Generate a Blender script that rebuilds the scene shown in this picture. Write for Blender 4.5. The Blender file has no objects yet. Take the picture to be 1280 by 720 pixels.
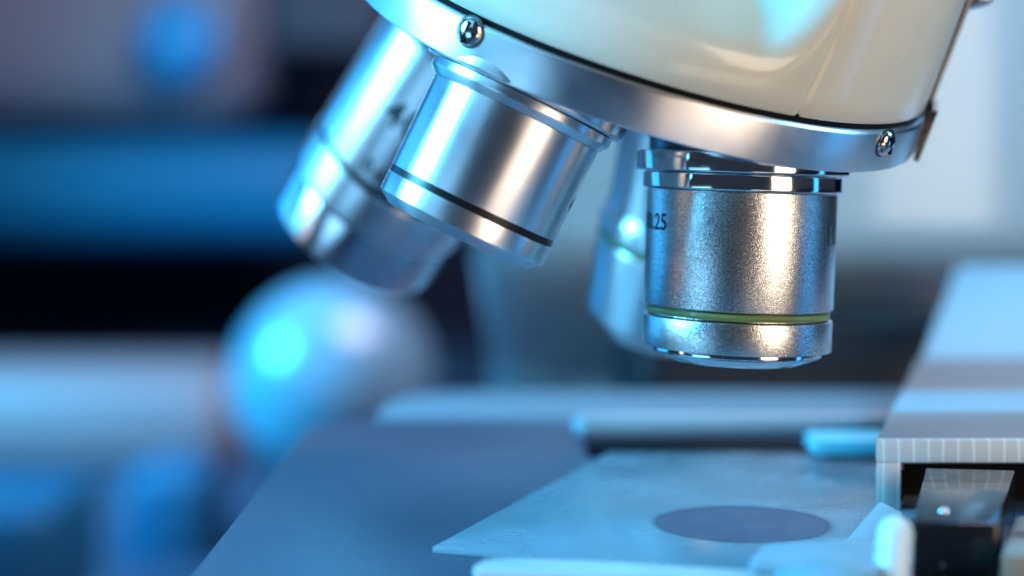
import bpy, bmesh, math, random
from mathutils import Vector, Matrix
random.seed(4)
PI = math.pi
scene = bpy.context.scene
col = scene.collection
# ------------------------------------------------------------------ camera (1 unit = 1 cm)
scene.unit_settings.scale_length = 0.01
FPX, HX, HY = 2100.0, 640.0, 207.0
cd = bpy.data.cameras.new('camera'); cam = bpy.data.objects.new('camera', cd); col.objects.link(cam)
cam.location = (0, 0, 0); cam.rotation_euler = (math.radians(90), 0, 0)
cd.sensor_width = 36.0; cd.lens = FPX / 1280 * 36
cd.shift_y = (HY - 360) / 1280
cd.clip_start = 0.5; cd.clip_end = 1000
cd.dof.use_dof = True; cd.dof.focus_distance = 19.0
cd.dof.aperture_fstop = cd.lens / 1000 / 0.70
cd.dof.aperture_blades = 0
scene.camera = cam
scene.view_settings.view_transform = 'Standard'
scene.view_settings.look = 'None'
scene.view_settings.exposure = 0.0
scene.view_settings.gamma = 1.0
# ------------------------------------------------------------------ world and lamps
w = bpy.data.worlds.new('World'); scene.world = w; w.use_nodes = True
w.node_tree.nodes['Background'].inputs[0].default_value = (0.30, 0.40, 0.60, 1)
w.node_tree.nodes['Background'].inputs[1].default_value = 0.10
scene.cycles.max_bounces = 8
scene.cycles.caustics_reflective = False
scene.cycles.sample_clamp_indirect = 6.0

def area(name, loc, target, sx, sy, colr, radiance):
    l = bpy.data.lights.new(name, 'AREA'); l.shape = 'RECTANGLE'; l.size = sx; l.size_y = sy
    l.color = colr; l.energy = radiance * PI * sx * sy
    o = bpy.data.objects.new(name, l); col.objects.link(o)
    o.location = loc
    d = (Vector(target) - Vector(loc)).normalized()
    o.rotation_euler = d.to_track_quat('-Z', 'Y').to_euler()
    return o
O = Vector((2.0, 20.0, -0.5))
def at_az(az, el, dist):
    a, e = math.radians(az), math.radians(el)
    return O + Vector((math.sin(a) * math.cos(e), -math.cos(a) * math.cos(e), math.sin(e))) * dist
area('warm_softbox', at_az(38, 8, 42), O, 16, 28, (1.0, 0.82, 0.62), 8.0)
area('warm_low_fill', (11.5, -2, -14.5), (2.5, 19, 1.5), 18, 12, (1.0, 0.80, 0.62), 3.2)  # unseen fill added to brighten the nosepiece ring from below
cl_ = area('cyan_lamp', at_az(-80, 23, 40), O, 18, 24, (0.11, 0.60, 1.0), 5.6)
cl_.data.spread = math.radians(62)
area('rear_left_blue_lamp', at_az(-125, 6, 40), O, 20, 22, (0.03, 0.40, 1.0), 2.6)
area('cyan_low_fill', (-20, 4, -7), (1, 19, 1.5), 12, 10, (0.25, 0.62, 1.0), 3.0)  # added fill, lifts the left middle of the ring
area('white_strip', at_az(-84, 0, 30), O, 2.5, 10, (0.95, 0.85, 0.9), 3.0)
area('blue_strip', at_az(84, -2, 36), O, 4, 34, (0.04, 0.40, 1.0), 3.2)
area('rear_blue_fill', (4, 66, 34), (2, 22, -4), 70, 34, (0.13, 0.48, 1.0), 2.5)  # unseen panel added for the blue sheen on level surfaces
area('top_blue_fill', (-26, 4, 36), (6, 32, 1), 46, 46, (0.18, 0.58, 1.0), 1.9)  # unseen fill, added to brighten the arm and head top
area('arm_fill', (24, 20, 15), (10, 37, 4), 9, 9, (0.24, 0.62, 1.0), 30.0)  # extra fill added for the arm alone
bl_ = area('background_cyan_fill', (-66, 58, 28), (-15, 95, -6), 24, 24, (0.04, 0.56, 1.0), 30.0)  # added to light the far objects from the left, source unseen
bl_.data.spread = math.radians(80)
area('background_fill', (20, 60, 60), (-25, 120, -4), 40, 40, (1.0, 0.80, 0.88), 13.0)  # second fill added over the far objects

# ------------------------------------------------------------------ materials
def mat(name, base=(.8, .8, .8), metal=0.0, rough=0.5, spec=0.5, coat=0.0, aniso=0.0, arot=0.0, trans=0.0, ior=1.45):
    m = bpy.data.materials.new(name); m.use_nodes = True
    b = m.node_tree.nodes['Principled BSDF']
    b.inputs['Base Color'].default_value = (*base, 1); b.inputs['Metallic'].default_value = metal
    b.inputs['Roughness'].default_value = rough; b.inputs['Specular IOR Level'].default_value = spec
    b.inputs['Coat Weight'].default_value = coat; b.inputs['Coat Roughness'].default_value = 0.05
    b.inputs['Transmission Weight'].default_value = trans; b.inputs['IOR'].default_value = ior
    if aniso:
        b.inputs['Anisotropic'].default_value = aniso; b.inputs['Anisotropic Rotation'].default_value = arot
        t = m.node_tree.nodes.new('ShaderNodeTangent'); t.direction_type = 'RADIAL'; t.axis = 'Z'
        m.node_tree.links.new(t.outputs[0], b.inputs['Tangent'])
    return m
def N(m, kind, **kw):
    n = m.node_tree.nodes.new(kind)
    for k, v in kw.items(): setattr(n, k, v)
    return n
def L(m, a, b): m.node_tree.links.new(a, b)
def noise(m, scale, detail=2, vec_scale=None, coord='Object'):
    tc = N(m, 'ShaderNodeTexCoord'); n = N(m, 'ShaderNodeTexNoise')
    n.inputs['Scale'].default_value = scale; n.inputs['Detail'].default_value = detail
    if vec_scale:
        mp = N(m, 'ShaderNodeMapping'); mp.inputs['Scale'].default_value = vec_scale
        L(m, tc.outputs[coord], mp.inputs[0]); L(m, mp.outputs[0], n.inputs[0])
    else: L(m, tc.outputs[coord], n.inputs[0])
    return n
def ramp(m, src, p0, c0, p1, c1):
    r = N(m, 'ShaderNodeValToRGB'); e = r.color_ramp.elements
    e[0].position = p0; e[1].position = p1
    e[0].color = c0 if len(c0) == 4 else (*c0, 1); e[1].color = c1 if len(c1) == 4 else (*c1, 1)
    L(m, src, r.inputs[0]); return r
def bsdf(m): return m.node_tree.nodes['Principled BSDF']
def add_bump(m, src, strength, dist):
    b = N(m, 'ShaderNodeBump'); b.inputs['Strength'].default_value = strength; b.inputs['Distance'].default_value = dist
    prev = bsdf(m).inputs['Normal']
    if prev.is_linked: L(m, prev.links[0].from_socket, b.inputs['Normal'])
    L(m, src, b.inputs['Height']); L(m, b.outputs[0], prev)
def g(v): return (v, v, v)
def smudge(m, lo, hi, scale=1.3):
    n = noise(m, scale, 6); r = ramp(m, n.outputs[0], .3, g(lo), .7, g(hi)); L(m, r.outputs[0], bsdf(m).inputs['Roughness'])
def dust(m, base, dcol, thr=.74, scale=26):
    n = noise(m, scale, 1); r = ramp(m, n.outputs[0], thr, base, thr + .02, dcol); L(m, r.outputs[0], bsdf(m).inputs['Base Color'])

M = {}
m = M['blast'] = mat('bead_blasted_metal', (.62, .61, .60), 1, .27)
add_bump(m, noise(m, 85, 1).outputs[0], .42, .006)
n = noise(m, 95, 0); r = ramp(m, n.outputs[0], .43, (.42, .41, .40), .57, (.80, .79, .77)); L(m, r.outputs[0], bsdf(m).inputs['Base Color']); 
m = M['turned'] = mat('turned_aluminium', (.74, .74, .75), 1, .30, aniso=.8, arot=.25)
smudge(m, .29, .40); dust(m, (.80, .80, .81), (.9, .9, .95), .76, 32)
add_bump(m, noise(m, 1, 3, (3, 3, 90)).outputs[0], .12, .01)
m = M['ring'] = mat('brushed_ring_aluminium', (.78, .77, .77), 1, .3, aniso=.8, arot=.25)
smudge(m, .32, .42, 2.5); add_bump(m, noise(m, 1, 4, (2, 2, 60)).outputs[0], .08, .006)
m = M['polish'] = mat('polished_chrome', (.66, .66, .67), 1, .07)
add_bump(m, noise(m, 1, 3, (1, 1, 60)).outputs[0], .05, .004); smudge(m, .05, .12, 4)
m = M['satin'] = mat('satin_rear_metal', (.74, .76, .78), 1, .34, aniso=.75, arot=.25)
add_bump(m, noise(m, 30, 2).outputs[0], .2, .006)
m = M['polish2'] = mat('smooth_barrel_metal', (.68, .70, .72), 1, .2, aniso=.8, arot=.25)
m = M['steel'] = mat('screw_steel', (.62, .58, .54), 1, .16)
m = M['brass'] = mat('dull_brass', (.45, .27, .16), 1, .3); smudge(m, .2, .45, 6)
m = M['black'] = mat('black_recess', (.003, .003, .004), 0, .7, spec=.12)
m = M['blackband'] = mat('black_lacquer_band', (.006, .006, .008), 0, .3)
m = M['green'] = mat('green_band_paint', (.15, .20, .06), 0, .38, coat=.3)
m = M['darkcollar'] = mat('dark_steel_collar', (.10, .11, .13), 1, .3)
m = M['glasslens'] = mat('front_lens_glass', (.05, .09, .12), 0, .03, spec=.9, coat=1)
m = M['ink'] = mat('engraved_ink', (.012, .016, .022), 0, .5)
m = M['enamel'] = mat('cream_enamel', (.58, .52, .40), 0, .36, coat=.5)
bsdf(m).inputs['Coat Roughness'].default_value = .11
n = noise(m, .8, 4); r = ramp(m, n.outputs[0], .3, (.54, .50, .405), .7, (.60, .56, .46)); L(m, r.outputs[0], bsdf(m).inputs['Base Color'])
add_bump(m, noise(m, 2.5, 2).outputs[0], .05, .02)
add_bump(m, noise(m, 40, 2).outputs[0], .06, .004)
n = noise(m, 22, 0); r2 = ramp(m, n.outputs[0], .855, (1, 1, 1), .875, (.5, .45, .38))
mx = N(m, 'ShaderNodeMix', data_type='RGBA', blend_type='MULTIPLY'); mx.inputs[0].default_value = 1
L(m, r.outputs[0], mx.inputs[6]); L(m, r2.outputs[0], mx.inputs[7]); L(m, mx.outputs[2], bsdf(m).inputs['Base Color'])
m = M['brown_line'] = mat('seam_brown', (.25, .17, .09), 0, .6)
m = M['stage'] = mat('stage_lacquer', (.05, .078, .125), 0, .42)
n = noise(m, 60, 2); add_bump(m, n.outputs[0], .12, .004)
dust(m, (.05, .078, .125), (.3, .3, .32), .79, 7)
m = M['alu'] = mat('clear_anodised_aluminium', (.55, .56, .58), 1, .36); smudge(m, .3, .42, 3)
m = M['lightmetal'] = mat('light_satin_coating', (.42, .44, .46), .3, .4)
M['railmetal'] = mat('dull_blue_coating', (.17, .27, .33), .1, .6)
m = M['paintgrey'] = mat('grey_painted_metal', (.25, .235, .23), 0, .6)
m = M['white'] = mat('white_painted_metal', (.62, .68, .70), 0, .32, coat=.3)
m = M['milled'] = mat('milled_aluminium', (.80, .77, .75), .1, .45)
tc = N(m, 'ShaderNodeTexCoord'); wv = N(m, 'ShaderNodeTexWave'); wv.bands_direction = 'X'; wv.inputs['Scale'].default_value = 1.75
wv.inputs['Distortion'].default_value = .9; L(m, tc.outputs['Object'], wv.inputs[0])
r = ramp(m, wv.outputs[0], .9, (.62, .60, .585), .985, (.85, .84, .82)); L(m, r.outputs[0], bsdf(m).inputs['Base Color'])
n = noise(m, 3, 4, (14, 14, 1.2)); add_bump(m, n.outputs[0], .35, .02)
m = M['slider'] = mat('glossy_black_slider', (.010, .010, .012), 0, .12); smudge(m, .09, .2, 3); dust(m, (.010, .010, .012), (.4, .4, .42), .78, 9)
m = M['plate'] = mat('specimen_glass', (.36, .50, .60), 0, .2, trans=.6, ior=1.5)
smudge(m, .14, .34, .9)
n = noise(m, .7, 3); r = ramp(m, n.outputs[0], .35, (.37, .53, .64), .65, (.44, .62, .73)); L(m, r.outputs[0], bsdf(m).inputs['Base Color'])
m = M['frost'] = mat('glass_edge', (.75, .88, .90), 0, .35, trans=.3)
m = M['smear'] = mat('stained_smear', (.10, .115, .175), 0, .4)
nt = m.node_tree; tc = N(m, 'ShaderNodeTexCoord'); ln = N(m, 'ShaderNodeVectorMath', operation='LENGTH'); L(m, tc.outputs['Object'], ln.inputs[0])
nn = noise(m, 3, 4); ma = N(m, 'ShaderNodeMath', operation='MULTIPLY_ADD'); ma.inputs[1].default_value = .06; L(m, nn.outputs[0], ma.inputs[0]); L(m, ln.outputs['Value'], ma.inputs[2])
r = ramp(m, ma.outputs[0], .94, g(.92), 1.0, g(0)); r.color_ramp.elements[1].position = 1.0
mr = N(m, 'ShaderNodeMapRange'); mr.interpolation_type = 'SMOOTHSTEP'; mr.inputs['From Min'].default_value = .95; mr.inputs['From Max'].default_value = 1.10
mr.inputs['To Min'].default_value = .9; mr.inputs['To Max'].default_value = 0; L(m, ma.outputs[0], mr.inputs['Value']); L(m, mr.outputs[0], bsdf(m).inputs['Alpha'])
n = noise(m, 2.2, 5); r = ramp(m, n.outputs[0], .36, (.085, .10, .165), .64, (.12, .13, .185)); L(m, r.outputs[0], bsdf(m).inputs['Base Color'])
m = M['lblue'] = mat('pale_blue_plastic', (.20, .36, .45), 0, .7, spec=.25)
M['lblue2'] = mat('cyan_lit_metal', (.15, .52, .62), 0, .4)  # cyan light mixed into the colour of pale metal
M['palemetal'] = mat('blue_sheen_metal', (.27, .42, .50), .1, .42)  # blue light and reflections tinted into the metal colour
m = M['beige'] = mat('beige_plastic', (.24, .20, .16), 0, .5)
m = M['arm'] = mat('arm_enamel', (.36, .37, .37), 0, .3, coat=.5)
m = M['far_white'] = mat('instrument_white_paint', (.25, .17, .185), 0, .5)
m = M['far_lilac'] = mat('cabinet_grey_paint', (.25, .29, .38), 0, .6)
m = M['far_lilac2'] = mat('dark_grey_paint', (.07, .075, .10), 0, .6)
m = M['far_blue'] = mat('blue_box_plastic', (.001, .17, .34), 0, .5)
M['far_blue2'] = mat('dark_blue_plastic_tub', (.002, .10, .20), 0, .6)
m = M['far_cyan'] = mat('cyan_cap_plastic', (.03, .34, .72), 0, .4)
m = M['far_dark'] = mat('dark_blue_plastic', (.004, .006, .010), 0, .5)
m = M['wall'] = mat('navy_wall_paint', (.008, .022, .06), 0, .8)
m = M['bench'] = mat('dark_bench_laminate', (.03, .06, .11), 0, .45)

# ------------------------------------------------------------------ helpers
WM = {}
def link(name, me, material, parent=None, mw=None, kind=None, label=None):
    o = bpy.data.objects.new(name, me); col.objects.link(o)
    if material is not None and not me.materials: me.materials.append(material)
    place(o, parent, mw)
    if kind: o['kind'] = kind
    if label: o['label'] = label
    return o
def place(o, parent, mw):
    mw = mw if mw is not None else (WM[parent] if parent else Matrix.Identity(4))
    if parent:
        o.parent = parent; o.matrix_basis = WM[parent].inverted() @ mw
    else: o.matrix_basis = mw
    WM[o] = mw.copy()
def empty(name, loc, label, cat, group=None):
    o = bpy.data.objects.new(name, None); col.objects.link(o); o.empty_display_size = .5
    place(o, None, Matrix.Translation(loc)); tag(o, label, cat, group); return o
def tag(o, label, cat, group=None):
    o['label'] = label; o['category'] = cat
    if group: o['group'] = group
def finish(bm, name, ang=35):
    bmesh.ops.recalc_face_normals(bm, faces=bm.faces)
    me = bpy.data.meshes.new(name); bm.to_mesh(me); bm.free()
    for p in me.polygons: p.use_smooth = True
    me.set_sharp_from_angle(angle=math.radians(ang))
    return me
def bev(prof, b):
    out = [prof[0]]
    for i in range(1, len(prof) - 1):
        p, q, s = (Vector(prof[i - 1]), Vector(prof[i]), Vector(prof[i + 1]))
        d0, d1 = (p - q), (s - q)
        if d0.length < 1e-6 or d1.length < 1e-6: out.append(tuple(q)); continue
        t0, t1 = min(b, d0.length * .45), min(b, d1.length * .45)
        a_, c_ = q + d0.normalized() * t0, q + d1.normalized() * t1
        out += [tuple(a_), tuple((a_ + c_) * .25 + q * .5), tuple(c_)]
    return out + [prof[-1]]
def lathe(prof, seg=128, b=0.012, name='lathe', ang=40):
    if b: prof = bev(prof, b)
    bm = bmesh.new(); rings = []
    for r, z in prof:
        if r < 1e-6: rings.append([bm.verts.new((0, 0, z))])
        else: rings.append([bm.verts.new((r * math.cos(2 * PI * k / seg), r * math.sin(2 * PI * k / seg), z)) for k in range(seg)])
    for A, B in zip(rings, rings[1:]):
        for k in range(seg):
            a, b2 = A[k % len(A)], A[(k + 1) % len(A)] if len(A) > 1 else None
            c, d = B[k % len(B)], B[(k + 1) % len(B)] if len(B) > 1 else None
            vs = [v for v in (a, b2, d, c) if v is not None]
            if len(A) == 1: vs = [A[0], B[(k + 1) % seg], B[k]]
            if len(B) == 1: vs = [A[k], A[(k + 1) % seg], B[0]]
            try: bm.faces.new(vs)
            except ValueError: pass
    return finish(bm, name, ang)
def prism(pts, z0, z1, b=.02, name='prism', seg=2):
    """extrude outline (x,y) between z0 and z1 with bevelled edges"""
    bm = bmesh.new()
    lo = [bm.verts.new((x, y, z0)) for x, y in pts]; hi = [bm.verts.new((x, y, z1)) for x, y in pts]
    bm.faces.new(lo[::-1]); bm.faces.new(hi); n = len(pts)
    for i in range(n): bm.faces.new((lo[i], lo[(i + 1) % n], hi[(i + 1) % n], hi[i]))
    if b: bmesh.ops.bevel(bm, geom=bm.edges[:], offset=b, segments=seg, affect='EDGES', profile=.5, clamp_overlap=True)
    return finish(bm, name, 30)
def box(x0, x1, y0, y1, z0, z1, b=.02, name='box', seg=2):
    return prism([(x0, y0), (x1, y0), (x1, y1), (x0, y1)], z0, z1, b, name, seg)
def rounded(pts, rad, n=8):
    """round polygon corners; rad: float or list"""
    out = []; k = len(pts)
    for i in range(k):
        r = rad[i] if isinstance(rad, (list, tuple)) else rad
        p, q, s = Vector(pts[i - 1]), Vector(pts[i]), Vector(pts[(i + 1) % k])
        if r <= 0: out.append(tuple(q)); continue
        u, v = (p - q).normalized(), (s - q).normalized()
        a_, c_ = q + u * r, q + v * r
        for j in range(n + 1):
            t = j / n; out.append(tuple(a_ * (1 - t) ** 2 + q * 2 * t * (1 - t) + c_ * t * t))
    return out
def P(px, py, y):                                    # a point seen at a pixel of the photograph, y cm away
    return Vector(((px - HX) * y / FPX, y, (HY - py) * y / FPX))
def G(px, py, z):                                    # the point of the level z seen at a pixel
    y = -z * FPX / (py - HY); return ((px - HX) * y / FPX, y)
def frame(origin, zaxis, toward=Vector((0, -1, 0))):
    z = zaxis.normalized(); x = (toward - z * toward.dot(z)).normalized(); y = z.cross(x)
    m_ = Matrix((x, y, z)).transposed().to_4x4(); m_.translation = origin; return m_
def text_on_cyl(s, size, r, phi_deg, z, name, material, parent, up=1, thick=None):
    """lettering wrapped on a cylinder of radius r; phi measured from local +x, reading to +phi"""
    cu = bpy.data.curves.new('t', 'FONT'); cu.body = s; cu.size = size; cu.resolution_u = 3
    if thick: cu.offset = thick
    tmp = bpy.data.objects.new('t', cu); col.objects.link(tmp)
    dg = bpy.context.evaluated_depsgraph_get(); dg.update()
    me = bpy.data.meshes.new_from_object(tmp.evaluated_get(dg)); bpy.data.objects.remove(tmp); bpy.data.curves.remove(cu)
    bm = bmesh.new(); bm.from_mesh(me)
    bmesh.ops.subdivide_edges(bm, edges=[e for e in bm.edges if e.calc_length() > size * .25], cuts=1)
    bmesh.ops.triangulate(bm, faces=bm.faces)
    for v in bm.verts:
        a = math.radians(phi_deg) + v.co.x * up / r
        v.co = Vector((math.cos(a) * (r + .003), math.sin(a) * (r + .003), z + v.co.y * up))
    bm.to_mesh(me); bm.free(); me.name = name
    return link(name, me, material, parent)

# ------------------------------------------------------------------ setting
me = box(-220, 220, -60, 190, -19, -18, .0, 'bench'); o = link('bench_top', me, M['bench'], kind='structure')
me = box(-260, 260, 190.01, 194, -60, 120, 0, 'wall'); o = link('back_wall', me, M['wall'], kind='structure')

# ------------------------------------------------------------------ microscope
mic = empty('microscope', (4, 34, -18), 'laboratory microscope with cream head and four silver objectives over a dark stage', 'microscope')

# --- turret
axis_up = Vector((.312, -.328, 1)).normalized()
SC = .955
RC = Vector((1.80, 22.5, 2.00)) * SC; RR, RH = 3.90 * SC, .535 * SC
TF = frame(RC, axis_up)
def loc_px(r, th, z):
    p = TF @ Vector((r * math.cos(th), r * math.sin(th), z)); return HX + FPX * p.x / p.y, HY - FPX * p.z / p.y
def th_at(px, py, r):                                # angle and height on a cylinder round the turret axis seen at a pixel
    best = None
    for i in range(-900, 901):
        th = i / 900 * 1.75
        for z in (0,):
            # solve height by linear search along the axis
            a, b_ = loc_px(r, th, 0), loc_px(r, th, .5)
            t = ((px - a[0]) * (b_[0] - a[0]) + (py - a[1]) * (b_[1] - a[1])) / ((b_[0] - a[0]) ** 2 + (b_[1] - a[1]) ** 2)
            q = loc_px(r, th, t * .5); e = math.hypot(q[0] - px, q[1] - py)
            if best is None or e < best[0]: best = (e, th, t * .5)
    return best[1], best[2]
ring = link('nosepiece_ring', lathe([(3.5, 0), (RR - .035, 0), (RR, -.03), (RR, -RH + .02), (RR - .03, -RH), (3.3, -RH - .02), (2.2, -RH - .06), (0, -RH - .06)], 256, .012, 'ring'), M['ring'], mic, TF,
            label='brushed metal revolving ring of the nosepiece with small screws')
link('dark_gap', lathe([(3.4, .10), (RR - .09, .10), (RR - .09, -.02), (3.4, -.02)], 256, 0), M['black'], ring, TF)
for px, py, rr in ((588, 40, .165), (1106, 179, .155)):
    th, z = th_at(px, py, RR)
    pos = TF @ Vector((RR * math.cos(th), RR * math.sin(th), z)); nrm = TF.to_3x3() @ Vector((math.cos(th), math.sin(th), 0))
    pr = [(0, rr * .62)] + [(rr * math.sin(t), rr * .62 * math.cos(t)) for t in [PI / 2 * k / 10 for k in range(1, 11)]] + [(rr, -.03)]
    mm = frame(pos, nrm, Vector((0, 0, 1)) if px > 1000 else Vector((1, 0, .6)))
    bmS = lathe(pr, 40, 0)
    s = link('screw', bmS, M['steel'], ring, mm)
    link('screw_slot', box(-rr * .75, rr * .75, -.018, .018, rr * .45, rr * .615, 0), M['black'], s, mm @ Matrix.Rotation(.5, 4, 'Z') @ Matrix.Rotation(0, 4, 'X'))
    link('dark_screw_ring', lathe([(rr * 1.12, -.02), (rr * 1.12, .006), (rr * .9, .006)], 40, 0), M['darkcollar'], s, mm).name = 'screw_ring'  # dark ring round the screw head

# --- cream head above the ring
th_c, _ = th_at(1000, 136, RR - .07)
th_r, _ = th_at(1150, 154, RR - .07)
def head_mesh():
    R0 = RR - .06
    def dome(h):      # radius at profile parameter: short wall, round shoulder, slope
        pts = [(R0 - .02, .07), (R0, .10), (R0, .30), (R0 - .015, .48), (R0 - .06, .60), (R0 - .15, .70), (R0 - .27, .77), (R0 - .6, .92), (R0 - 1.2, 1.17), (R0 - 2.0, 1.5), (R0 - 3.0, 1.8)]
        return pts[h]
    def neck(h):
        zz = [.07, .10, .30, .5, .75, 1.0, 1.4, 2.0, 3.0, 4.5, 7.0]
        return (R0 - (.02 if h == 0 else 0) - .012 * zz[h], zz[h])
    K = 11; bm = bmesh.new(); cols_ = []
    n = 1440
    for i in range(n):
        th = -PI + 2 * PI * i / n; row = []
        for h in range(K):
            zc = neck(h)[1]
            dth = math.degrees(th - (th_c + .035 * min(zc, 3)))      # the crease leans a little
            # weight of the neck
            if dth < 0: t = max(0, min(1, (dth + 13) / 13)); wt = t * t * (3 - 2 * t)
            else: wt = 1
            d_, k_ = dome(h), neck(h)
            dip = -.03 * math.exp(-(dth / .55) ** 2)
            r_ = d_[0] * (1 - wt) + k_[0] * wt + dip; z_ = d_[1] * (1 - wt) + k_[1] * wt
            row.append(bm.verts.new((r_ * math.cos(th), r_ * math.sin(th), z_)))
        cols_.append(row)
    for i in range(n):
        A, B = cols_[i], cols_[(i + 1) % n]
        for h in range(K - 1): bm.faces.new((A[h], B[h], B[h + 1], A[h + 1]))
    bm.faces.new([c[0] for c in cols_][::-1])
    return finish(bm, 'head', 50)
head = link('head_housing', head_mesh(), M['enamel'], mic, TF, label='cream enamelled housing above the nosepiece ring')
def shell(r0, r1, th0, th1, z0, z1, n=24, b=.01):
    bm = bmesh.new(); V = []
    for i in range(n + 1):
        t = th0 + (th1 - th0) * i / n
        V.append([bm.verts.new((r * math.cos(t), r * math.sin(t), z)) for r, z in ((r0, z0), (r1, z0), (r1, z1), (r0, z1))])
    for A, B in zip(V, V[1:]):
        for k in range(4): bm.faces.new((A[k], A[(k + 1) % 4], B[(k + 1) % 4], B[k]))
    bm.faces.new(V[0]); bm.faces.new(V[-1][::-1])
    return finish(bm, 'shell', 30)
link('seam_line', shell(RR - .1, RR - .085, th_c - .006, th_c + .002, .10, .6), M['brown_line'], head, TF)  # brown line along the crease
link('back_plate', shell(RR, RR + .05, th_r + .16, th_r + .9, -.02, 6), M['paintgrey'], head, TF, label='thin grey metal plate along the right edge of the head')
link('plate_gap', shell(RR - .1, RR - .001, th_r + .20, th_r + .9, 0, 6), M['black'], head, TF)
tch, zch = th_at(1121, 114, RR - .065)
link('paint_chip', shell(RR - .09, RR - .068, tch - .006, tch + .005, zch - .06, zch + .05, 3), M['ink'], head, TF)
# spring lug at the right of the ring
thl, zl = th_at(1146, 178, RR)
lug = link('spring_lug', shell(RR + .03, RR + .1, thl + .05, thl + .36, -.56, .12, 12), M['brass'], ring, TF, label='small brass coloured spring lug at the right end of the ring')
sp = P(1220, -2, 21.0)
link('hinge_screw', lathe([(0, .2), (.1, .18), (.13, .1), (.13, -.1)], 32, 0), M['steel'], head, frame(sp, Vector((.9, -.4, .2))))

# --- objectives
def objective(tip, base, k=1.0):
    return frame(tip, base - tip) @ Matrix.Scale(k, 4)
# working objective, green band
mw = objective(P(920, 433, 20.2), P(929, 194, 20.2), 1.02)
o1 = link('objective', lathe([(.9, 0), (1.105, 0), (1.105, .355), (1.07, .365), (1.04, .37), (1.04, .465), (1.075, .475), (1.108, .485), (1.115, 1.83), (1.05, 1.83)], 160, .012, 'barrel'), M['blast'], mic, mw,
          label='upright grainy silver objective with a green band, above the specimen')
link('coloured_band', lathe([(1.03, .375), (1.065, .385), (1.078, .42), (1.065, .455), (1.03, .465)], 128, 0), M['green'], o1, mw)
link('shoulder_ring', lathe([(1.0, 1.84), (1.155, 1.84), (1.165, 1.86), (1.165, 2.02), (1.15, 2.035), (1.0, 2.035)], 160, .006), M['polish'], o1, mw)
link('shoulder_ring', lathe([(1.0, 2.045), (1.235, 2.045), (1.245, 2.06), (1.245, 2.265), (1.23, 2.28), (1.0, 2.28)], 160, .006), M['polish'], o1, mw)
link('mount_collar', lathe([(1.0, 2.285), (1.11, 2.285), (1.11, 2.8), (1.0, 2.8)], 128, .01), M['darkcollar'], o1, mw)
link('front_ring', lathe([(.7, .0), (1.0, .0), (1.0, -.055), (.985, -.075), (.72, -.175), (.60, -.18), (.55, -.12)], 128, .006), M['polish'], o1, mw)
link('front_lens', lathe([(.56, -.14), (.4, -.17), (0, -.19)], 64, 0), M['glasslens'], o1, mw)
# letters: local +x faces the camera, +phi runs to the photo's right
def phi_of(mw, r, px):
    best = None
    for i in range(-880, 881):
        p = mw @ Vector((r * math.cos(math.radians(i / 10)), r * math.sin(math.radians(i / 10)), 1.4)); q = HX + FPX * p.x / p.y
        if best is None or abs(q - px) < best[0]: best = (abs(q - px), i / 10)
    return best[1]
e_ = phi_of(mw, 1.11, 833)
text_on_cyl('10/0.25', .27, 1.112, e_ - 41, 1.36, 'lettering', M['ink'], o1, thick=.004)
text_on_cyl('160/0.17', .20, 1.108, phi_of(mw, 1.11, 813) - 50, .78, 'lettering', M['ink'], o1, thick=.002)
text_on_cyl('10', .44, 1.112, phi_of(mw, 1.11, 1030), 1.25, 'lettering', M['ink'], o1, thick=.0)

# nearest objective on the left, black band
tip, base = P(577.6, 281.7, 19.55), P(662, 107.5, 19.55)
mw = objective(tip, base, 19.55 / 20.3)
o2 = link('objective', lathe([(.80, -.125), (.93, -.125), (1.078, -.012), (1.087, .0), (1.087, .23), (1.070, .235), (1.070, .315), (1.087, .32), (1.09, 1.50), (1.0, 1.5)], 160, .004, ang=18), M['turned'], mic, mw,
          label='tilted bright turned metal objective with a thin black band')
link('coloured_band', lathe([(1.05, .236), (1.081, .238), (1.081, .312), (1.05, .314)], 128, 0), M['blackband'], o2, mw)
link('shoulder_ring', lathe([(1.0, 1.505), (1.10, 1.505), (1.185, 1.60), (1.185, 1.70), (1.0, 1.71)], 160, .01), M['turned'], o2, mw)
link('shoulder_ring', lathe([(1.0, 1.715), (1.27, 1.72), (1.30, 1.75), (1.30, 1.90), (1.26, 1.95), (1.0, 1.95)], 160, .01), M['turned'], o2, mw)
link('mount_collar', lathe([(.7, 1.95), (.85, 1.955), (.85, 2.4), (.7, 2.4)], 96, .01), M['darkcollar'], o2, mw)
link('front_recess', lathe([(.81, -.11), (.6, -.03), (0, -.02)], 96, 0), M['polish'], o2, mw)
text_on_cyl('4/0.10', .24, 1.088, 76, .72, 'lettering', M['ink'], o2, thick=.006)

# rear left objective
PV = Vector((3.4, 20.7, 7.4))
tip = P(446, 292, 25.2); base = tip + (PV - tip).normalized() * 5
mw = objective(tip, base)
o3 = link('objective', lathe([(1.2, .70), (1.33, .73), (1.345, .76), (1.365, .85), (1.365, 1.36), (1.335, 1.40), (1.33, 1.46), (1.36, 1.50), (1.36, 3.55), (1.28, 3.6), (1.28, 3.75), (1.36, 3.8), (1.36, 4.3), (1.1, 4.35)], 128, .02), M['satin'], mic, mw,
          label='blurred rear left objective, overlit in blue, with a dark seam round it')
link('coloured_band', lathe([(1.30, 1.39), (1.352, 1.385), (1.352, 1.485), (1.30, 1.49)], 96, 0), M['blackband'], o3, mw)
link('lower_barrel', lathe([(.9, -.03), (1.28, -.03), (1.30, -.01), (1.30, .72), (1.2, .725)], 128, .02), M['polish2'], o3, mw)
link('groove', lathe([(1.2, 3.60), (1.30, 3.61), (1.30, 3.74), (1.2, 3.75)], 96, 0), M['blackband'], o3, mw)
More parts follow.
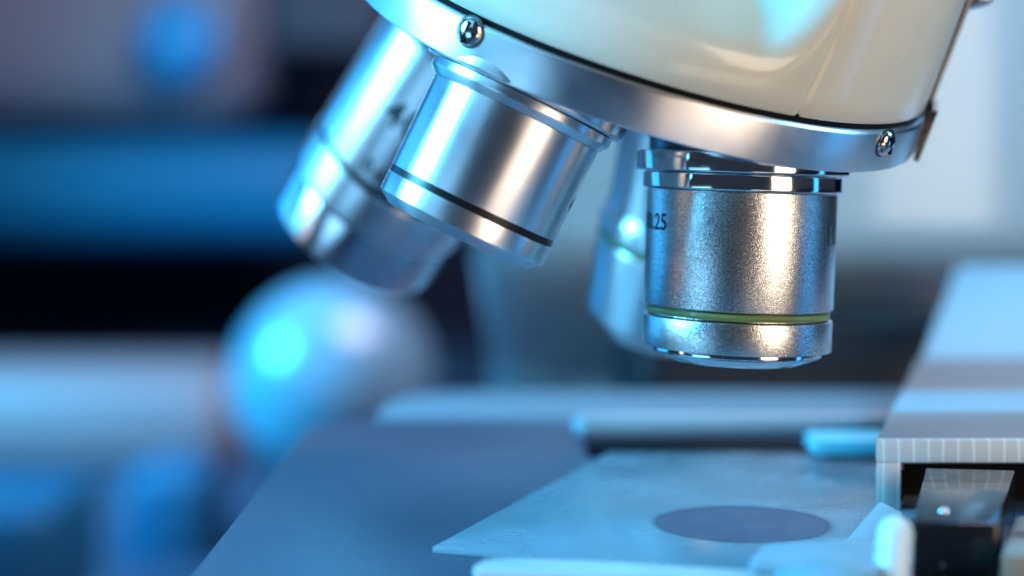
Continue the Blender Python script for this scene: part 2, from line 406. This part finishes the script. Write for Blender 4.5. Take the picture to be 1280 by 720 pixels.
link('front_ring', lathe([(.9, -.04), (.85, -.08), (0, -.08)], 64, 0), M['darkcollar'], o3, mw)
text_on_cyl('0.65', .30, 1.362, -16, 1.62, 'lettering', M['ink'], o3, thick=.008)
text_on_cyl('40', .60, 1.362, -22, 2.4, 'lettering', M['ink'], o3, thick=.006)

# rear objective behind the working one, dark green band
tip = P(826, 388, 25.0); base = tip + (PV - tip).normalized() * 5
mw = objective(tip, base)
o4 = link('objective', lathe([(.6, -.36), (.72, -.35), (1.04, .0), (1.10, .06), (1.10, 1.22), (1.08, 1.26), (1.08, 1.36), (1.10, 1.40), (1.08, 1.62), (1.0, 1.75), (.99, 3.5), (1.1, 3.55), (1.1, 4.2), (.9, 4.2)], 128, .02), M['satin'], mic, mw,
          label='blurred rear objective half hidden behind the upright one')
link('coloured_band', lathe([(1.05, 1.25), (1.093, 1.26), (1.093, 1.36), (1.05, 1.37)], 96, 0), M['green'], o4, mw)

# --- arm behind
def arm_mesh():
    pts = []
    zs = [-16, -9, -7.0, -5.6, -5.0, -4.5, -4, -3.4, -2.8, -2.2, -1.6, -1.2, -.8, 0, 1, 5, 12]
    # section outline: half-round front, lofted; lower front recedes under an overhang
    bm = bmesh.new(); rows = []
    for z in zs:
        t = 0 if z > -1.9 else min(1, (-1.9 - z) / 3.6)
        y0 = 37 + 6.5 * t ** 1.3
        xL = -1.0 + 0.4 * t; xR = 15.0
        row = []
        for k in range(25):
            a = PI * k / 24
            cx, hw = (xL + xR) / 2, (xR - xL) / 2
            x = cx - hw * math.copysign(abs(math.cos(a)) ** .55, math.cos(a)); y = y0 + 6 - 6 * math.sin(a) ** .55
            row.append(bm.verts.new((x, y, z)))
        row += [bm.verts.new((xR, 52, z)), bm.verts.new((xL, 52, z))]
        rows.append(row)
    for A, B in zip(rows, rows[1:]):
        n = len(A)
        for k in range(n): bm.faces.new((A[k], A[(k + 1) % n], B[(k + 1) % n], B[k]))
    bm.faces.new(rows[-1]); bm.faces.new(rows[0][::-1])
    return finish(bm, 'arm', 60)
link('arm', arm_mesh(), M['arm'], mic, Matrix.Identity(4), label='pale blurred arm of the microscope behind the nosepiece')
link('focus_housing', prism(rounded([(2.3, 33.5), (9.4, 33.5), (9.4, 38), (2.3, 38)], .9), -7.6, -3.15, .7, seg=4), M['far_dark'], mic, Matrix.Identity(4), label='black housing in shadow behind the stage')

# --- stage
ZS = -4.18
st = link('stage', prism(rounded([(-3.27, 12), (8.5, 12), (8.5, 27.6), (-3.27, 27.6)], [0, 0, .3, 1.5], 12), ZS - .45, ZS, .035, seg=3), M['stage'], mic, Matrix.Identity(4), label='dark flat stage plate with a rounded rear left corner')
link('rear_rail', prism(rounded([(-2.3, 27.9), (8.6, 27.9), (8.6, 31.2), (-2.0, 31.2)], [.5, 0, 0, 1.5]), ZS - .5, ZS + .0, .06), M['railmetal'], st, Matrix.Identity(4))
# slide holder finger at the back (rod) with a dark strip for the shade below
def capsule(p0, p1, r, seg=24, cap=8):
    ax = (p1 - p0); Lh = ax.length
    pr = [(0, -r)] + [(r * math.sin(PI / 2 * k / cap), -r * math.cos(PI / 2 * k / cap)) for k in range(1, cap + 1)] + [(r * math.cos(PI / 2 * k / cap), Lh + r * math.sin(PI / 2 * k / cap)) for k in range(0, cap)] + [(0, Lh + r)]
    return lathe(pr, seg, 0), frame(p0, ax, Vector((0, 0, 1)))
cm, cf = capsule(P(733, 532, 25.7), P(1180, 533, 26.0), .205)
link('holder_finger', cm, M['palemetal'], st, cf)
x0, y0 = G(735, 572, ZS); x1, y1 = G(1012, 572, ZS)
link('finger_shade_strip', box(x0, x1, y0 + .05, y0 + .9, ZS + .004, ZS + .12, .02), M['black'], st, Matrix.Identity(4))  # black strip put in as the shade under the finger
a0 = P(1016, 585, 23.6)
link('holder_block', box(a0.x, a0.x + 1.6, 23.4, 24.3, ZS + .13, ZS + .36, .05), M['lblue2'], st, Matrix.Identity(4))

# --- mechanical holder block on the right
ZB = -3.27
dirv = Vector((.30, 1, 0)).normalized()
fx, fy = G(1095, 550, ZB)
BF = Matrix.Translation((fx, fy, 0)) @ Matrix.Rotation(math.atan2(-.30, 1), 4, 'Z')
# local: x right along the front face, y backwards, origin at the front left corner
BFs = Matrix.Translation((fx, fy, 0))
def skew(pts): return [(x + .30 * y, y) for x, y in pts]     # the block is cut oblique: front square to the stage, side receding
blk = link('holder_body', prism(skew([(0, .12), (6, .12), (6, 2.35), (0, 2.35)]), ZB - .30, ZB, .015), M['paintgrey'], mic, BFs, label='grey metal slide holder body at the right of the stage')
link('front_face', prism(skew([(0, 0), (6, 0), (6, .11), (0, .11)]), ZB - .27, ZB + .003, .012), M['milled'], blk, BFs)
link('front_leg', prism(skew([(0, 0), (.29, 0), (.29, .5), (0, .5)]), ZS + .03, ZB - .272, .012), M['milled'], blk, BFs)
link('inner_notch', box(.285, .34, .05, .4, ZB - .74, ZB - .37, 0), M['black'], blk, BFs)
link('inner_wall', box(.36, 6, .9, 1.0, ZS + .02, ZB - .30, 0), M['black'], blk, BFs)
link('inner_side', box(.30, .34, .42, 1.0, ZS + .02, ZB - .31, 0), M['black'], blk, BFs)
link('reflection_band', prism(skew([(.0, 2.36), (6, 2.36), (6, 4.3), (.0, 4.3)]), ZB - .3, ZB + .012, .03), M['palemetal'], blk, BFs)  # plate coloured as a blue reflection stripe
link('reflection_band', prism(skew([(.0, 4.31), (6, 4.31), (6, 8.3), (.0, 8.3)]), ZB - .3, ZB + .0, .03), M['paintgrey'], blk, BFs)  # grey stretch between the imitated reflections
def wedge():
    bm = bmesh.new()
    v = [Vector(p) for p in ((6.9, 28.4, -3.5), (16, 28.4, -3.5), (16, 28.4, ZB + .01), (6.9, 28.4, ZB + .01), (9.0, 34, -3.5), (18, 34, -3.5), (18, 34, -2.0), (9.0, 34, -2.0))]
    v = [bm.verts.new(p) for p in v]
    for f in ((0, 1, 2, 3), (3, 2, 6, 7), (4, 7, 6, 5), (0, 3, 7, 4), (1, 5, 6, 2), (0, 4, 5, 1)): bm.faces.new([v[k] for k in f])
    bmesh.ops.bevel(bm, geom=bm.edges[:], offset=.06, segments=3, affect='EDGES')
    return finish(bm, 'wedge', 30)
link('rear_ramp', wedge(), M['palemetal'], blk, Matrix.Identity(4))
# slider in the opening
def quad_prism(pxs, z, h, b=.02): return prism([G(px, py, z) for px, py in pxs], z - h, z, b)
ZL = -3.52
sl = link('slider', quad_prism([(1141, 652), (1247, 654), (1269, 588), (1157, 585)], ZL, .55, .02), M['slider'], mic, Matrix.Identity(4), label='glossy black slider block inside the holder opening')
q = G(1180, 640, ZL)
link('glint_dome', lathe([(0, .05)] + [(.06 * math.sin(PI / 2 * k / 8), .05 * math.cos(PI / 2 * k / 8)) for k in range(1, 9)], 32, 0), M['polish'], sl, Matrix.Translation((q[0], q[1], ZL + .001)))  # small polished dome added to catch lamp glints
# beige bracket at the right edge
bk = link('bracket', prism([G(1252, 694, -3.7), G(1300, 694, -3.7), G(1300, 642, -3.7), G(1271, 646, -3.7)], -4.1, -3.7, .02), M['beige'], mic, Matrix.Identity(4), label='small beige bracket at the right edge beside the slider')
c0 = G(1272, 668, -3.69)
link('bracket_slot', box(c0[0], c0[0] + .5, c0[1] - .03, c0[1] + .1, -3.75, -3.695, 0), M['black'], bk, Matrix.Identity(4))
# web plate from the leg down to the stage front
def slab(pts, thick, nrm=None, b=.015):
    """thin plate through 3D points, thickness away from the camera"""
    bm = bmesh.new(); A = [Vector(p) for p in pts]
    n_ = (A[1] - A[0]).cross(A[2] - A[0]).normalized()
    if n_.y < 0: n_ = -n_
    f = [bm.verts.new(p) for p in A]; k = [bm.verts.new(p + n_ * thick) for p in A]; n = len(A)
    bm.faces.new(f); bm.faces.new(k[::-1])
    for i in range(n): bm.faces.new((f[i], f[(i + 1) % n], k[(i + 1) % n], k[i]))
    bmesh.ops.bevel(bm, geom=bm.edges[:], offset=b, segments=2, affect='EDGES', clamp_overlap=True)
    return finish(bm, 'slab', 30)
link('holder_web', slab([P(1040, 696, 17.9), P(1100, 626, 19.2), P(1128, 640, 19.2), P(1135, 760, 17.3), P(1035, 760, 17.0)], .08), M['lblue2'], blk, Matrix.Identity(4))
# clip fingers in front
z = -3.97
pp = [G(590, 711, z), G(820, 722, z), G(1010, 731, z), G(1010, 716, z), G(923, 712.5, z), G(760, 702, z), G(640, 697.5, z), G(606, 698.5, z)]
cl = link('stage_clip', prism(rounded(pp, [.05, 0, 0, 0, 0, 0, .1, .1], 4), z - .10, z, .025, seg=3), M['white'], mic, Matrix.Identity(4), label='long white slide clip finger along the lower edge')
z = -3.84
pp = [G(936, 702, z), G(1000, 706, z), G(1100, 712, z), G(1100, 672, z), G(1040, 674.5, z), G(955, 680, z)]
link('stage_clip', prism(rounded(pp, [.05, 0, 0, 0, 0, .12], 4), z - .09, z, .02, seg=3), M['palemetal'], mic, Matrix.Identity(4), label='short pale blue clip corner beside the round knob')
kp = P(1030, 762, 15.3)
link('clamp_knob', lathe([(0, .36), (.2, .35), (.4, .28), (.5, .16), (.53, 0), (.53, -.5), (.3, -.5)], 64, .01), M['lblue'], mic, Matrix.Translation(kp + Vector((0, 0, .06))), label='pale blue round knob at the lower edge')
cm, cf = capsule(P(1113, 745, 16.2), P(1119, 667, 16.4), .175)
link('holder_lever', cm, M['white'], mic, cf, label='small white rounded lever in front of the holder')

# --- glass slide with its round specimen
A = Vector((-.86, 18.1)); dL = Vector((2.66, 7.1)).normalized(); dW = Vector((7.1, -2.66)).normalized()
c = [A, A + dW * 5, A + dW * 5 + dL * 7.6, A + dL * 7.6]
ctr = (c[0] + c[2]) / 2
gs = link('glass_slide', prism([tuple(v - ctr) for v in c], 0.0, .065, .006), M['plate'], None, Matrix.Translation((ctr.x, ctr.y, ZS + .006)))
tag(gs, 'clear glass slide with a round dark specimen, lying askew on the dark stage', 'glass slide')
sx, sy = G(928, 650, ZS + .11)
bmv = []
for k in range(72):
    t = 2 * PI * k / 72; r_ = 1.1 + .03 * math.sin(3 * t + 1) + .012 * math.sin(7 * t) + .004 * random.uniform(-1, 1)
    bmv.append((r_ * math.cos(t), r_ * math.sin(t) * .98))
bms = bmesh.new(); bms.faces.new([bms.verts.new((x, y, 0)) for x, y in bmv])
link('specimen', finish(bms, 'specimen'), M['smear'], gs, Matrix.Translation((sx, sy, ZS + .074)), label='round purplish dark specimen smear')

# ------------------------------------------------------------------ far, out of focus
kb = empty('shiny_knob', P(418, 475, 80), 'blurred pale shiny ball knob standing behind the rear left corner of the stage', 'knob')
c_ = P(418, 478, 80)
link('ball', lathe([(0, 4.9)] + [(4.9 * math.sin(PI * k / 32), 4.9 * math.cos(PI * k / 32)) for k in range(1, 32)] + [(0, -4.9)], 64, 0), mat('pale_gloss_paint', (.17, .33, .44), 0, .34, coat=1), kb, Matrix.Translation(c_))
link('stem', lathe([(0, -4.6), (1.5, -4.6), (1.5, -6), (2.2, -6.4), (2.2, -18 - c_.z), (0, -18 - c_.z)], 48, .1), M['far_dark'], kb, Matrix.Translation(c_))
def far_box(name, label, cat, pxs, y, depth, material, b=.6):
    a_, b_ = P(pxs[0], pxs[1], y), P(pxs[2], pxs[3], y)
    o = link(name, box(a_.x, b_.x, y, y + depth, b_.z, a_.z, b, seg=4), material); tag(o, label, cat); return o
far_box('wall_cabinet', 'blurred grey lilac cabinet at the upper left of the background', 'cabinet', (-160, -160, 325, 160), 150, 20, M['far_lilac'], 6)
far_box('storage_box', 'blurred wide blue box below the grey cabinet in the background', 'box', (-160, 168, 430, 310), 146, 24, M['far_blue'], 4)
far_box('instrument_case', 'blurred pale grey instrument case standing on the bench at left', 'instrument', (-160, 465, 300, 610), 100, 12, M['far_white'], 2.6)
far_box('blue_tray', 'blurred blue tray in the lower left corner of the background', 'tray', (-120, 640, 60, 800), 60, 8, M['far_blue2'])
o = far_box('blue_jar', 'blurred blue container in front of the pale instrument case', 'container', (150, 585, 265, 740), 76, 5, M['far_blue2'], 1.2)
c_ = P(225, 45, 147)
o = link('round_cap', lathe([(0, .8), (2.0, .7), (3.3, .2), (3.7, -.4), (3.7, -2), (0, -2)], 48, .1), M['far_cyan'], None, frame(c_, Vector((0, -1, .1)), Vector((1, 0, 0))))
tag(o, 'blurred round cyan cap in front of the grey cabinet', 'cap')
far_box('dark_case', 'blurred dark grey case right of the grey cabinet', 'case', (335, -160, 480, 60), 152, 10, M['far_lilac2'])
